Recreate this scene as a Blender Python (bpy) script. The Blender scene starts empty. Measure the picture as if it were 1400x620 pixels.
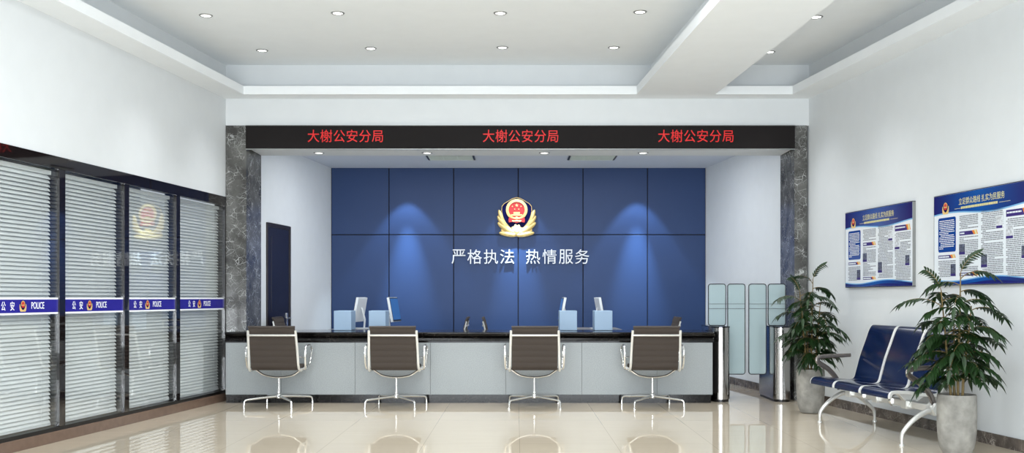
import bpy, bmesh, math, random
from mathutils import Vector, Matrix, Euler

# ------------------------------------------------------------------ camera, world, light, exposure
scene = bpy.context.scene
COL = scene.collection
PI = math.pi

cam_d = bpy.data.cameras.new('camera')
cam = bpy.data.objects.new('camera', cam_d)
COL.objects.link(cam)
cam.location = (0, 0, 1.22)
cam.rotation_euler = (PI / 2, 0, 0)
cam_d.sensor_width = 36
cam_d.lens = 36 * 1350 / 1400
cam_d.shift_x = -6 / 1400
cam_d.shift_y = 98 / 1400
cam_d.clip_start = 0.05
scene.camera = cam

scene.view_settings.view_transform = 'Standard'
scene.view_settings.look = 'None'
scene.view_settings.gamma = 1
scene.view_settings.use_curve_mapping = False
scene.view_settings.exposure = 0.22

world = bpy.data.worlds.new('world')
scene.world = world
world.use_nodes = True
bg = world.node_tree.nodes['Background']
bg.inputs[0].default_value = (0.86, 0.93, 1.0, 1)
bg.inputs[1].default_value = 0.9

FACADE_W = 150  # daylight through the glazed street front behind the camera
UPFILL_W = 390       # added upward fill behind the camera, brightens the ceiling
TROFFER_W = 58       # lamps of the tray ceiling nearer than the picture shows
DOWN_W = 76
WASH_W = 200
INNER_W = 16


def lamp(kind, name, loc, rot, energy, color=(1, 1, 1), **kw):
    d = bpy.data.lights.new(name, kind)
    d.energy = energy
    d.color = color
    for k, v in kw.items():
        setattr(d, k, v)
    o = bpy.data.objects.new(name, d)
    COL.objects.link(o)
    o.location = loc
    o.rotation_euler = rot
    return o


lamp('AREA', 'street_front_daylight', (.5, -1.1, 1.95), (PI / 2, 0, 0), FACADE_W, (0.87, 0.94, 1.0),
     shape='RECTANGLE', size=7.0, size_y=2.9)
lamp('AREA', 'ceiling_up_fill', (0, -1.15, .75), (PI / 2 + math.radians(32), 0, 0), UPFILL_W, (0.9, 0.95, 1.0),
     shape='RECTANGLE', size=8.0, size_y=1.2)  # added fill light aimed up at the tray ceiling

# ------------------------------------------------------------------ materials


def srgb(r, g, b):
    def f(c):
        c = c / 255
        return c / 12.92 if c <= 0.04045 else ((c + 0.055) / 1.055) ** 2.4
    return (f(r), f(g), f(b), 1)


def new_mat(name):
    m = bpy.data.materials.new(name)
    m.use_nodes = True
    nt = m.node_tree
    return m, nt, nt.nodes['Principled BSDF']


def simple(name, rgb, rough=0.5, metal=0.0, noise=0.0, nscale=40, bump=0.0, bscale=200, emit=None, estr=0, ior=1.5, spec=0.5, coat=0):
    m, nt, b = new_mat(name)
    c = srgb(*rgb)
    b.inputs['Base Color'].default_value = c
    b.inputs['Roughness'].default_value = rough
    b.inputs['Metallic'].default_value = metal
    b.inputs['IOR'].default_value = ior
    b.inputs['Specular IOR Level'].default_value = spec
    b.inputs['Coat Weight'].default_value = coat
    b.inputs['Coat Roughness'].default_value = 0.06
    tc = nt.nodes.new('ShaderNodeTexCoord')
    if noise > 0:
        n = nt.nodes.new('ShaderNodeTexNoise')
        n.inputs['Scale'].default_value = nscale
        n.inputs['Detail'].default_value = 4
        r = nt.nodes.new('ShaderNodeValToRGB')
        r.color_ramp.elements[0].position = 0.3
        r.color_ramp.elements[1].position = 0.7
        r.color_ramp.elements[0].color = tuple(x * (1 - noise) for x in c[:3]) + (1,)
        r.color_ramp.elements[1].color = tuple(min(1, x * (1 + noise)) for x in c[:3]) + (1,)
        nt.links.new(tc.outputs['Object'], n.inputs['Vector'])
        nt.links.new(n.outputs['Fac'], r.inputs['Fac'])
        nt.links.new(r.outputs['Color'], b.inputs['Base Color'])
    if bump > 0:
        n = nt.nodes.new('ShaderNodeTexNoise')
        n.inputs['Scale'].default_value = bscale
        n.inputs['Detail'].default_value = 3
        bp = nt.nodes.new('ShaderNodeBump')
        bp.inputs['Strength'].default_value = bump
        bp.inputs['Distance'].default_value = 0.002
        nt.links.new(tc.outputs['Object'], n.inputs['Vector'])
        nt.links.new(n.outputs['Fac'], bp.inputs['Height'])
        nt.links.new(bp.outputs['Normal'], b.inputs['Normal'])
    if emit:
        b.inputs['Emission Color'].default_value = srgb(*emit)
        b.inputs['Emission Strength'].default_value = estr
    return m


def marble(name, base, light, vein, scale=3.0, vscale=9.0, rough=0.12, vw=0.035, spec=.5):
    m, nt, b = new_mat(name)
    b.inputs['Specular IOR Level'].default_value = spec
    L = nt.links.new
    tc = nt.nodes.new('ShaderNodeTexCoord')
    n1 = nt.nodes.new('ShaderNodeTexNoise'); n1.inputs['Scale'].default_value = scale; n1.inputs['Detail'].default_value = 8
    L(tc.outputs['Object'], n1.inputs['Vector'])
    mx = nt.nodes.new('ShaderNodeMix'); mx.data_type = 'VECTOR'; mx.inputs['Factor'].default_value = 0.13
    L(tc.outputs['Object'], mx.inputs[4]); L(n1.outputs['Color'], mx.inputs[5])
    v = nt.nodes.new('ShaderNodeTexVoronoi'); v.feature = 'DISTANCE_TO_EDGE'; v.inputs['Scale'].default_value = vscale
    L(mx.outputs[1], v.inputs['Vector'])
    rv = nt.nodes.new('ShaderNodeValToRGB')
    rv.color_ramp.elements[0].position = 0.0; rv.color_ramp.elements[0].color = (1, 1, 1, 1)
    rv.color_ramp.elements[1].position = vw; rv.color_ramp.elements[1].color = (0, 0, 0, 1)
    L(v.outputs['Distance'], rv.inputs['Fac'])
    v2 = nt.nodes.new('ShaderNodeTexVoronoi'); v2.feature = 'DISTANCE_TO_EDGE'; v2.inputs['Scale'].default_value = vscale * 2.7
    L(mx.outputs[1], v2.inputs['Vector'])
    rv2 = nt.nodes.new('ShaderNodeValToRGB')
    rv2.color_ramp.elements[0].position = 0.0; rv2.color_ramp.elements[0].color = (.55, .55, .55, 1)
    rv2.color_ramp.elements[1].position = vw * 1.3; rv2.color_ramp.elements[1].color = (0, 0, 0, 1)
    L(v2.outputs['Distance'], rv2.inputs['Fac'])
    n2 = nt.nodes.new('ShaderNodeTexNoise'); n2.inputs['Scale'].default_value = scale * 1.7; n2.inputs['Detail'].default_value = 6
    L(tc.outputs['Object'], n2.inputs['Vector'])
    gate = nt.nodes.new('ShaderNodeMapRange'); gate.inputs[1].default_value = 0.4; gate.inputs[2].default_value = 0.62
    L(n2.outputs['Fac'], gate.inputs[0])
    rb = nt.nodes.new('ShaderNodeValToRGB')
    rb.color_ramp.elements[0].position = 0.32; rb.color_ramp.elements[0].color = srgb(*base)
    rb.color_ramp.elements[1].position = 0.68; rb.color_ramp.elements[1].color = srgb(*light)
    L(n1.outputs['Fac'], rb.inputs['Fac'])
    add = nt.nodes.new('ShaderNodeMath'); add.operation = 'MAXIMUM'
    L(rv.outputs['Color'], add.inputs[0]); L(rv2.outputs['Color'], add.inputs[1])
    mul = nt.nodes.new('ShaderNodeMath'); mul.operation = 'MULTIPLY'
    L(add.outputs[0], mul.inputs[0]); L(gate.outputs[0], mul.inputs[1])
    mc = nt.nodes.new('ShaderNodeMix'); mc.data_type = 'RGBA'
    L(mul.outputs[0], mc.inputs['Factor']); L(rb.outputs['Color'], mc.inputs[6]); mc.inputs[7].default_value = srgb(*vein)
    L(mc.outputs[2], b.inputs['Base Color'])
    b.inputs['Roughness'].default_value = rough
    return m


def floor_mat():
    m, nt, b = new_mat('polished_cream_tiles')
    L = nt.links.new
    tc = nt.nodes.new('ShaderNodeTexCoord')
    mp = nt.nodes.new('ShaderNodeMapping')
    mp.inputs['Location'].default_value = (-0.027 + 8.0, 0.55, 0)
    L(tc.outputs['Object'], mp.inputs['Vector'])
    br = nt.nodes.new('ShaderNodeTexBrick')
    br.offset = 0.0
    br.inputs['Scale'].default_value = 1.0
    br.inputs['Mortar Size'].default_value = 0.002
    br.inputs['Mortar Smooth'].default_value = 0.1
    br.inputs['Brick Width'].default_value = 0.8
    br.inputs['Row Height'].default_value = 0.8
    br.inputs['Color1'].default_value = srgb(216, 203, 181)
    br.inputs['Color2'].default_value = srgb(214, 201, 180)
    br.inputs['Mortar'].default_value = srgb(180, 168, 150)
    L(mp.outputs['Vector'], br.inputs['Vector'])
    mp2 = nt.nodes.new('ShaderNodeMapping'); mp2.inputs['Scale'].default_value = (0.6, 14, 1)
    L(tc.outputs['Object'], mp2.inputs['Vector'])
    n = nt.nodes.new('ShaderNodeTexNoise'); n.inputs['Scale'].default_value = 3; n.inputs['Detail'].default_value = 4
    L(mp2.outputs['Vector'], n.inputs['Vector'])
    r = nt.nodes.new('ShaderNodeValToRGB')
    r.color_ramp.elements[0].position = 0.3; r.color_ramp.elements[0].color = (.93, .93, .93, 1)
    r.color_ramp.elements[1].position = 0.7; r.color_ramp.elements[1].color = (1, 1, 1, 1)
    L(n.outputs['Fac'], r.inputs['Fac'])
    mx = nt.nodes.new('ShaderNodeMix'); mx.data_type = 'RGBA'; mx.blend_type = 'MULTIPLY'; mx.inputs['Factor'].default_value = 1
    L(br.outputs['Color'], mx.inputs[6]); L(r.outputs['Color'], mx.inputs[7])
    L(mx.outputs[2], b.inputs['Base Color'])
    b.inputs['Roughness'].default_value = 0.008
    b.inputs['IOR'].default_value = 1.8
    return m


def glass_mat(name, tint=(0.97, 0.985, 0.98), refl=1.0, ior=1.6, diff=0.0, dcol=(200, 220, 220)):
    m = bpy.data.materials.new(name)
    m.use_nodes = True
    nt = m.node_tree
    for n in list(nt.nodes):
        nt.nodes.remove(n)
    L = nt.links.new
    out = nt.nodes.new('ShaderNodeOutputMaterial')
    tr = nt.nodes.new('ShaderNodeBsdfTransparent'); tr.inputs[0].default_value = tint + (1,)
    gl = nt.nodes.new('ShaderNodeBsdfGlossy'); gl.inputs['Roughness'].default_value = 0.0
    fr = nt.nodes.new('ShaderNodeFresnel')
    ge = nt.nodes.new('ShaderNodeNewGeometry')
    mi = nt.nodes.new('ShaderNodeMapRange')      # both faces of a pane reflect alike
    mi.inputs[3].default_value = ior; mi.inputs[4].default_value = 1 / ior
    L(ge.outputs['Backfacing'], mi.inputs[0]); L(mi.outputs[0], fr.inputs['IOR'])
    mu = nt.nodes.new('ShaderNodeMath'); mu.operation = 'MULTIPLY'; mu.inputs[1].default_value = refl
    L(fr.outputs[0], mu.inputs[0])
    base = tr
    if diff > 0:
        df = nt.nodes.new('ShaderNodeBsdfDiffuse'); df.inputs[0].default_value = srgb(*dcol)
        mm = nt.nodes.new('ShaderNodeMixShader'); mm.inputs[0].default_value = diff
        L(tr.outputs[0], mm.inputs[1]); L(df.outputs[0], mm.inputs[2])
        base = mm
    mx = nt.nodes.new('ShaderNodeMixShader')
    L(mu.outputs[0], mx.inputs[0]); L(base.outputs[0], mx.inputs[1]); L(gl.outputs[0], mx.inputs[2])
    L(mx.outputs[0], out.inputs[0])
    return m


def led_mat():
    m, nt, b = new_mat('led_matrix')
    L = nt.links.new
    tc = nt.nodes.new('ShaderNodeTexCoord')
    v = nt.nodes.new('ShaderNodeTexVoronoi'); v.inputs['Scale'].default_value = 70; v.inputs['Randomness'].default_value = 0
    L(tc.outputs['Object'], v.inputs['Vector'])
    r = nt.nodes.new('ShaderNodeValToRGB')
    r.color_ramp.elements[0].position = 0.25; r.color_ramp.elements[0].color = srgb(56, 48, 47)
    r.color_ramp.elements[1].position = 0.45; r.color_ramp.elements[1].color = srgb(28, 25, 25)
    L(v.outputs['Distance'], r.inputs['Fac'])
    L(r.outputs['Color'], b.inputs['Base Color'])
    b.inputs['Roughness'].default_value = 0.6
    b.inputs['Specular IOR Level'].default_value = 0.12
    return m


M = {}
M['white_wall'] = simple('white_wall_paint', (216, 220, 222), 0.85, noise=0.012, nscale=6, bump=0.05, bscale=350)
M['inner_wall'] = simple('pale_blue_grey_paint', (224, 229, 233), 0.85, noise=0.012, nscale=6)
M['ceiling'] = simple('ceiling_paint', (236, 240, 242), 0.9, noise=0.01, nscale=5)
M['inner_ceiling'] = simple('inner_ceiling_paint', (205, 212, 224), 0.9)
M['floor'] = floor_mat()
M['marble_col'] = marble('grey_veined_marble', (58, 57, 55), (104, 104, 101), (196, 198, 196), 4.5, 13.0, 0.14, 0.03)
M['marble_skirt'] = marble('brown_veined_marble', (58, 50, 46), (112, 102, 94), (176, 168, 158), 6.0, 12.0, 0.2)
M['black_stone'] = marble('black_granite', (6, 6, 6), (20, 18, 18), (70, 64, 60), 9.0, 10.0, 0.12, 0.018, .25)
M['blue_panel'] = simple('blue_wall_panel', (44, 66, 108), 0.42, noise=0.05, nscale=260, bump=0.12, bscale=600, spec=0.25)
M['joint'] = simple('dark_joint', (14, 16, 26), 0.7)
M['counter_panel'] = simple('speckled_grey_green_panel', (152, 158, 160), 0.42, noise=0.2, nscale=120)
M['frame_brown'] = simple('glossy_dark_brown_metal', (24, 19, 20), 0.03, ior=1.9)
M['plinth_brown'] = simple('brown_base_trim', (112, 92, 80), 0.12, noise=0.08, nscale=14)
M['black_gasket'] = simple('black_gasket', (18, 16, 16), 0.35)
M['glass'] = glass_mat('clear_partition_glass', (0.97, 0.98, 0.975), 1.15, 1.6)
M['slat'] = simple('white_blind_slat', (238, 241, 242), 0.45)
M['stripe_blue'] = glass_mat('blue_window_film', (0.10, 0.10, 0.5), 0.5, 1.4, 0.82, (52, 48, 152))
M['stripe_white'] = simple('white_window_film', (240, 242, 248), 0.5)
M['gold'] = simple('gold_relief', (232, 200, 128), 0.42, metal=0.25, noise=0.12, nscale=28)
M['badge_navy'] = simple('navy_enamel', (12, 13, 66), 0.65, spec=.08)
M['badge_red'] = simple('red_enamel', (196, 26, 30), 0.3)
M['letter_white'] = simple('brushed_white_letter', (232, 235, 242), 0.4)
M['led_body'] = led_mat()
M['led_red'] = simple('red_led_glyph', (170, 12, 12), 0.5, emit=(215, 14, 12), estr=0.45)
M['alu'] = simple('polished_aluminium', (228, 228, 226), 0.16, metal=0.85)
M['alu_white'] = simple('pale_cast_aluminium', (226, 226, 222), 0.3, metal=0.45)
M['mesh_brown'] = simple('ribbed_brown_mesh', (64, 56, 50), 0.85, noise=0.12, nscale=300, bump=0.2, bscale=500)
M['mesh_dark'] = simple('dark_brown_sling_edge', (60, 52, 47), 0.6)
M['seat_blue'] = simple('navy_leatherette', (8, 26, 62), 0.16, bump=0.04, bscale=120)
M['arm_bronze'] = simple('bronze_grey_arm', (118, 112, 108), 0.25, metal=0.7)
M['steel'] = simple('mirror_steel', (180, 178, 176), 0.17, metal=1.0)
M['steel_cap'] = simple('dark_steel_cap', (48, 48, 56), 0.12, metal=0.8)
M['wing_glass'] = glass_mat('frosted_wing_glass', (0.80, 0.88, 0.88), 0.5, 1.45, 0.6, (190, 208, 212))
M['wing_edge'] = simple('dark_glass_edge', (26, 32, 36), 0.5)
M['concrete'] = simple('grey_concrete_pot', (142, 140, 134), 0.8, noise=0.3, nscale=11, bump=0.3, bscale=60)
M['soil'] = simple('dark_soil', (44, 34, 26), 0.95, noise=0.4, nscale=60)
M['leaf'] = simple('dark_green_leaf', (27, 52, 21), 0.42, noise=0.35, nscale=9)
M['stem'] = simple('brown_green_stem', (116, 98, 58), 0.7, noise=0.2, nscale=30)
M['door_dark'] = simple('navy_black_door', (26, 26, 44), 0.4, noise=0.15, nscale=20)
M['door_brown'] = simple('dark_brown_door_frame', (36, 29, 31), 0.4)
M['box_blue'] = simple('pale_blue_box', (156, 182, 208), 0.45)
M['plastic_white'] = simple('white_plastic', (226, 230, 232), 0.35)
M['screen'] = simple('blue_screen', (34, 72, 128), 0.15, emit=(60, 118, 180), estr=0.35)
M['black_plastic'] = simple('black_plastic', (16, 16, 18), 0.35)
M['lens'] = simple('lit_lamp_lens', (255, 255, 255), 0.4, emit=(255, 253, 248), estr=3.0)
M['trim_grey'] = simple('grey_metal_trim', (150, 152, 150), 0.3, metal=0.6)
M['vent'] = simple('pale_vent_slat', (226, 234, 230), 0.4)
M['board_white'] = simple('board_print_white', (226, 232, 236), 0.18)
M['board_text'] = simple('board_print_grey', (122, 124, 130), 0.3)
M['board_blue'] = simple('board_print_blue', (18, 62, 140), 0.15, coat=0.4)
M['board_navy'] = simple('board_print_navy', (26, 26, 104), 0.15, coat=0.4)


def header_mat():
    m, nt, b = new_mat('board_header_print')
    tc = nt.nodes.new('ShaderNodeTexCoord')
    sp = nt.nodes.new('ShaderNodeSeparateXYZ')
    r = nt.nodes.new('ShaderNodeValToRGB')
    r.color_ramp.elements[0].position = 0.0; r.color_ramp.elements[0].color = srgb(30, 26, 98)
    r.color_ramp.elements[1].position = 1.0; r.color_ramp.elements[1].color = srgb(30, 22, 88)
    e = r.color_ramp.elements.new(0.48); e.color = srgb(18, 80, 156)
    nt.links.new(tc.outputs['Generated'], sp.inputs[0])
    nt.links.new(sp.outputs[0], r.inputs['Fac'])
    nt.links.new(r.outputs['Color'], b.inputs['Base Color'])
    b.inputs['Roughness'].default_value = 0.15
    return m


M['board_header'] = header_mat()
M['board_cyan'] = simple('board_print_pale_blue', (120, 176, 220), 0.2)
M['board_gold'] = simple('board_print_gold', (214, 210, 150), 0.3)
M['board_orange'] = simple('board_print_orange', (226, 130, 40), 0.3)
M['board_purple'] = simple('board_print_purple', (52, 34, 110), 0.3)
M['photo_dark'] = simple('printed_photo', (84, 88, 104), 0.3, noise=0.9, nscale=55)
M['photo_pale'] = simple('printed_pale_photo', (196, 200, 204), 0.3, noise=0.3, nscale=50)
M['corridor'] = simple('corridor_shade_paint', (112, 114, 118), 0.9)  # pale corridor darkened in colour so gaps between slats look shaded
M['desk'] = simple('grey_desk_top', (120, 120, 122), 0.5)

# ------------------------------------------------------------------ mesh helpers


class MB:
    def __init__(self):
        self.v, self.f, self.m = [], [], []
        self.cm = 0

    def add(self, vs, fs):
        o = len(self.v)
        self.v += [tuple(p) for p in vs]
        self.f += [tuple(i + o for i in f) for f in fs]
        self.m += [self.cm] * len(fs)

    def box(self, x0, x1, y0, y1, z0, z1, mat=None):
        vs = [Vector(p) for p in ((x0, y0, z0), (x1, y0, z0), (x1, y1, z0), (x0, y1, z0), (x0, y0, z1), (x1, y0, z1), (x1, y1, z1), (x0, y1, z1))]
        if mat:
            vs = [mat @ p for p in vs]
        self.add(vs, [(3, 2, 1, 0), (4, 5, 6, 7), (0, 1, 5, 4), (1, 2, 6, 5), (2, 3, 7, 6), (3, 0, 4, 7)])
        return self

    def prism_z(self, poly, z0, z1):
        n = len(poly)
        a = sum(poly[i][0] * poly[(i + 1) % n][1] - poly[(i + 1) % n][0] * poly[i][1] for i in range(n))
        if a < 0:
            poly = poly[::-1]
        vs = [(p[0], p[1], z0) for p in poly] + [(p[0], p[1], z1) for p in poly]
        fs = [tuple(range(n))[::-1], tuple(range(n, 2 * n))]
        fs += [(i, (i + 1) % n, n + (i + 1) % n, n + i) for i in range(n)]
        self.add(vs, fs)
        return self

    def prism_y(self, poly, y0, y1):
        """outline in x,z facing -y (front at y0, back at y1)"""
        n = len(poly)
        a = sum(poly[i][0] * poly[(i + 1) % n][1] - poly[(i + 1) % n][0] * poly[i][1] for i in range(n))
        if a < 0:
            poly = poly[::-1]
        vs = [(p[0], y0, p[1]) for p in poly] + [(p[0], y1, p[1]) for p in poly]
        fs = [tuple(range(n)), tuple(range(n, 2 * n))[::-1]]
        fs += [((i + 1) % n, i, n + i, n + (i + 1) % n) for i in range(n)]
        self.add(vs, fs)
        return self

    def strip_x(self, prof, x0, x1):
        """closed outline in y,z swept along x"""
        n = len(prof)
        a = sum(prof[i][0] * prof[(i + 1) % n][1] - prof[(i + 1) % n][0] * prof[i][1] for i in range(n))
        if a < 0:
            prof = prof[::-1]
        vs = [(x0, p[0], p[1]) for p in prof] + [(x1, p[0], p[1]) for p in prof]
        fs = [tuple(range(n))[::-1], tuple(range(n, 2 * n))]
        fs += [(i, (i + 1) % n, n + (i + 1) % n, n + i) for i in range(n)]
        self.add(vs, fs)
        return self

    def tube(self, pts, rad, seg=8, closed=False, flat=None):
        """round tube; flat=(w,h) gives an elliptic section, w along the path's side"""
        pts = [Vector(p) for p in pts]
        n = len(pts)
        rr = rad if isinstance(rad, (list, tuple)) else [rad] * n
        rings = []
        up = None
        for i, p in enumerate(pts):
            if closed:
                t = pts[(i + 1) % n] - pts[i - 1]
            else:
                t = pts[min(i + 1, n - 1)] - pts[max(i - 1, 0)]
            t.normalize()
            if up is None:
                up = Vector((0, 0, 1)) if abs(t.z) < 0.9 else Vector((0, 1, 0))
                if flat:
                    up = Vector(flat[2]) if len(flat) > 2 else up
            a = t.cross(up)
            if a.length < 1e-5:
                a = t.cross(Vector((1, 0, 0)))
            a.normalize()
            b = a.cross(t).normalized()
            if not (flat and len(flat) > 2):
                up = b
            w, h = (flat[0], flat[1]) if flat else (1, 1)
            rings.append([p + a * math.cos(2 * PI * k / seg) * rr[i] * w + b * math.sin(2 * PI * k / seg) * rr[i] * h for k in range(seg)])
        vs = [q for r in rings for q in r]
        fs = []
        for i in range(n if closed else n - 1):
            j = (i + 1) % n
            for k in range(seg):
                l = (k + 1) % seg
                fs.append((i * seg + k, i * seg + l, j * seg + l, j * seg + k))
        if not closed:
            fs.append(tuple(range(seg))[::-1])
            fs.append(tuple((n - 1) * seg + k for k in range(seg)))
        self.add(vs, fs)
        return self

    def lathe(self, prof, c=(0, 0, 0), seg=32):
        """profile of (r,z)"""
        n = len(prof)
        vs = []
        for r, z in prof:
            for k in range(seg):
                a = 2 * PI * k / seg
                vs.append((c[0] + r * math.cos(a), c[1] + r * math.sin(a), c[2] + z))
        fs = []
        for i in range(n - 1):
            for k in range(seg):
                l = (k + 1) % seg
                fs.append((i * seg + k, i * seg + l, (i + 1) * seg + l, (i + 1) * seg + k))
        if prof[0][0] > 1e-6:
            fs.append(tuple(range(seg))[::-1])
        if prof[-1][0] > 1e-6:
            fs.append(tuple((n - 1) * seg + k for k in range(seg)))
        self.add(vs, fs)
        return self

    def ellipsoid(self, c, r, rot=0.0, seg=14, rings=8):
        """radii along x,y,z; rot turns it about the y axis"""
        cr, sr = math.cos(rot), math.sin(rot)
        vs, fs = [], []
        for i in range(rings + 1):
            th = PI * i / rings
            for k in range(seg):
                ph = 2 * PI * k / seg
                x, y, z = r[0] * math.cos(th), r[1] * math.sin(th) * math.cos(ph), r[2] * math.sin(th) * math.sin(ph)
                vs.append((c[0] + x * cr - z * sr, c[1] + y, c[2] + x * sr + z * cr))
        for i in range(rings):
            for k in range(seg):
                l = (k + 1) % seg
                fs.append((i * seg + k, (i + 1) * seg + k, (i + 1) * seg + l, i * seg + l))
        self.add(vs, fs)
        return self

    def build(self, name, mats, parent=None, smooth=35, bevel=0, bseg=2):
        me = bpy.data.meshes.new(name)
        me.from_pydata(self.v, [], self.f)
        if not isinstance(mats, (list, tuple)):
            mats = [mats]
        for mt in mats:
            me.materials.append(mt)
        if len(mats) > 1:
            me.polygons.foreach_set('material_index', self.m)
        bm = bmesh.new()
        bm.from_mesh(me)
        bmesh.ops.remove_doubles(bm, verts=bm.verts, dist=1e-6)
        bmesh.ops.recalc_face_normals(bm, faces=bm.faces)
        bm.to_mesh(me)
        bm.free()
        if smooth:
            me.polygons.foreach_set('use_smooth', [True] * len(me.polygons))
            me.set_sharp_from_angle(angle=math.radians(smooth))
        o = bpy.data.objects.new(name, me)
        COL.objects.link(o)
        if parent:
            o.parent = parent
        if bevel:
            b = o.modifiers.new('bevel', 'BEVEL')
            b.width = bevel
            b.segments = bseg
            b.limit_method = 'ANGLE'
        return o


def thing(name, label, cat, loc=(0, 0, 0), rz=0, group=None):
    o = bpy.data.objects.new(name, None)
    o.empty_display_size = 0.1
    COL.objects.link(o)
    o.location = loc
    o.rotation_euler = (0, 0, rz)
    return tag(o, label, cat, group)


def tag(o, label, cat, group=None):
    o['label'] = label
    o['category'] = cat
    if group:
        o['group'] = group
    return o


def struct(o):
    o['kind'] = 'structure'
    return o


def copy_tree(o, parent=None):
    c = o.copy()
    COL.objects.link(c)
    c.parent = parent
    for ch in list(o.children):
        copy_tree(ch, c)
    return c


def text_mesh(body, w, h, depth, offset=0.0, spacing=1.0):
    """letters as vertices/faces fitted into a w x h box centred on the origin, in x,z facing -y"""
    cu = bpy.data.curves.new('t', 'FONT')
    cu.body = body
    cu.size = 1.0
    cu.extrude = 0.5
    cu.offset = offset
    cu.space_character = spacing
    cu.resolution_u = 3
    ob = bpy.data.objects.new('t', cu)
    COL.objects.link(ob)
    dg = bpy.context.evaluated_depsgraph_get()
    dg.update()
    me = bpy.data.meshes.new_from_object(ob.evaluated_get(dg))
    vs = [v.co.copy() for v in me.vertices]
    fs = [tuple(p.vertices) for p in me.polygons]
    bpy.data.objects.remove(ob)
    bpy.data.curves.remove(cu)
    bpy.data.meshes.remove(me)
    x0, x1 = min(v.x for v in vs), max(v.x for v in vs)
    y0, y1 = min(v.y for v in vs), max(v.y for v in vs)
    sx, sy = w / (x1 - x0), h / (y1 - y0)
    out = [((v.x - (x0 + x1) / 2) * sx, -(v.z + 0.5) * depth, (v.y - (y0 + y1) / 2) * sy) for v in vs]
    return out, fs


def add_text(mb, body, cx, cz, w, h, y=0.0, depth=0.002, offset=0.0, spacing=1.0):
    vs, fs = text_mesh(body, w, h, depth, offset, spacing)
    mb.add([(a + cx, b + y, c + cz) for a, b, c in vs], fs)


def star(cx, cz, r, rot=0.0):
    return [(cx + (r if k % 2 == 0 else r * 0.4) * math.sin(rot + PI * k / 5), cz + (r if k % 2 == 0 else r * 0.4) * math.cos(rot + PI * k / 5)) for k in range(10)]


def disc(cx, cz, r, n=36):
    return [(cx + r * math.cos(2 * PI * k / n), cz + r * math.sin(2 * PI * k / n)) for k in range(n)]


def rrect(x0, x1, z0, z1, r, n=5):
    out = []
    for cx, cz, a0 in ((x1 - r, z1 - r, 0), (x0 + r, z1 - r, PI / 2), (x0 + r, z0 + r, PI), (x1 - r, z0 + r, 1.5 * PI)):
        for k in range(n + 1):
            a = a0 + PI / 2 * k / n
            out.append((cx + r * math.cos(a), cz + r * math.sin(a)))
    return out


# ------------------------------------------------------------------ the room
K = 0.1326                    # the side walls splay: dX per metre of Y
TH = math.atan(K)             # their angle
RW = -(PI / 2 - TH)           # turn of things on the right wall (front looks into the room)
LW = (PI / 2 - TH)
CL = math.cos(TH)
YC, YB = 11.76, 15.2          # plane of columns, back wall


def XL(y): return -3.461 - K * (YC - y)
def XR(y): return 3.484 + K * (YC - y)
def XIL(y): return -2.849 - K * (YB - y)
def XIR(y): return 2.911 + K * (YB - y)


def on_right(y, z=0, d=0):   # point on the right wall at depth y, d metres off it
    return Vector((XR(y), y, z)) + Vector((-CL, -math.sin(TH), 0)) * d


def on_left(y, z=0, d=0):
    return Vector((XL(y), y, z)) + Vector((CL, -math.sin(TH), 0)) * d


Y0 = -1.3
ZC, ZT = 3.596, 4.0
struct(MB().prism_z([(-8, Y0), (8, Y0), (8, 15.5), (-8, 15.5)], -0.1, 0).build('floor', M['floor'], smooth=0))

# left wall: solid above and in front of the glass partition
PS0 = 6.37                    # depth where the partition begins
ZP = 2.425
mb = MB()
mb.prism_z([(XL(PS0), PS0), (XL(12.24), 12.24), (XL(12.24) - .2, 12.24), (XL(PS0) - .2, PS0)], ZP, ZT)
mb.prism_z([(XL(Y0), Y0), (XL(PS0), PS0), (XL(PS0) - .2, PS0), (XL(Y0) - .2, Y0)], 0, ZT)
struct(mb.build('wall_left', M['white_wall'], smooth=0))
struct(MB().prism_z([(XR(Y0), Y0), (XR(12.24), 12.24), (XR(12.24) + .2, 12.24), (XR(Y0) + .2, Y0)], 0, ZT).build('wall_right', M['white_wall'], smooth=0))
# wall above the counter opening and its soffit
mb = MB().box(XL(YC), XR(YC), YC, 12.24, 3.276, ZT)
mb.box(-3.16, 3.27, YC, 12.24, 2.988, 3.276)
struct(mb.build('wall_front', M['white_wall'], smooth=0))
# inner room
struct(MB().prism_z([(XIL(12.24) , 12.24), (XIL(YB), YB), (XIL(YB) - .25, YB), (XIL(12.24) - .25, 12.24)], 0, 3.4).build('wall_inner_left', M['inner_wall'], smooth=0))
struct(MB().prism_z([(XIR(12.24), 12.24), (XIR(YB), YB), (XIR(YB) + .25, YB), (XIR(12.24) + .25, 12.24)], 0, 3.4).build('wall_inner_right', M['inner_wall'], smooth=0))
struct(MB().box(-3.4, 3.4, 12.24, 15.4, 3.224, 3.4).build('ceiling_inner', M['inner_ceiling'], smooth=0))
# corridor behind the blinds
mb = MB().prism_z([(XL(PS0) - 1.6, PS0 - .6), (XL(12.9) - 1.6, 12.9), (XL(12.9) - 1.7, 12.9), (XL(PS0) - 1.7, PS0 - .6)], 0, 2.8)
mb.prism_z([(XL(PS0) - 1.6, PS0 - .6), (XL(PS0) - .2, PS0 - .6), (XL(12.9) - .2, 12.9), (XL(12.9) - 1.6, 12.9)], 2.7, 2.8)
struct(mb.build('wall_corridor', M['corridor'], smooth=0))

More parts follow.
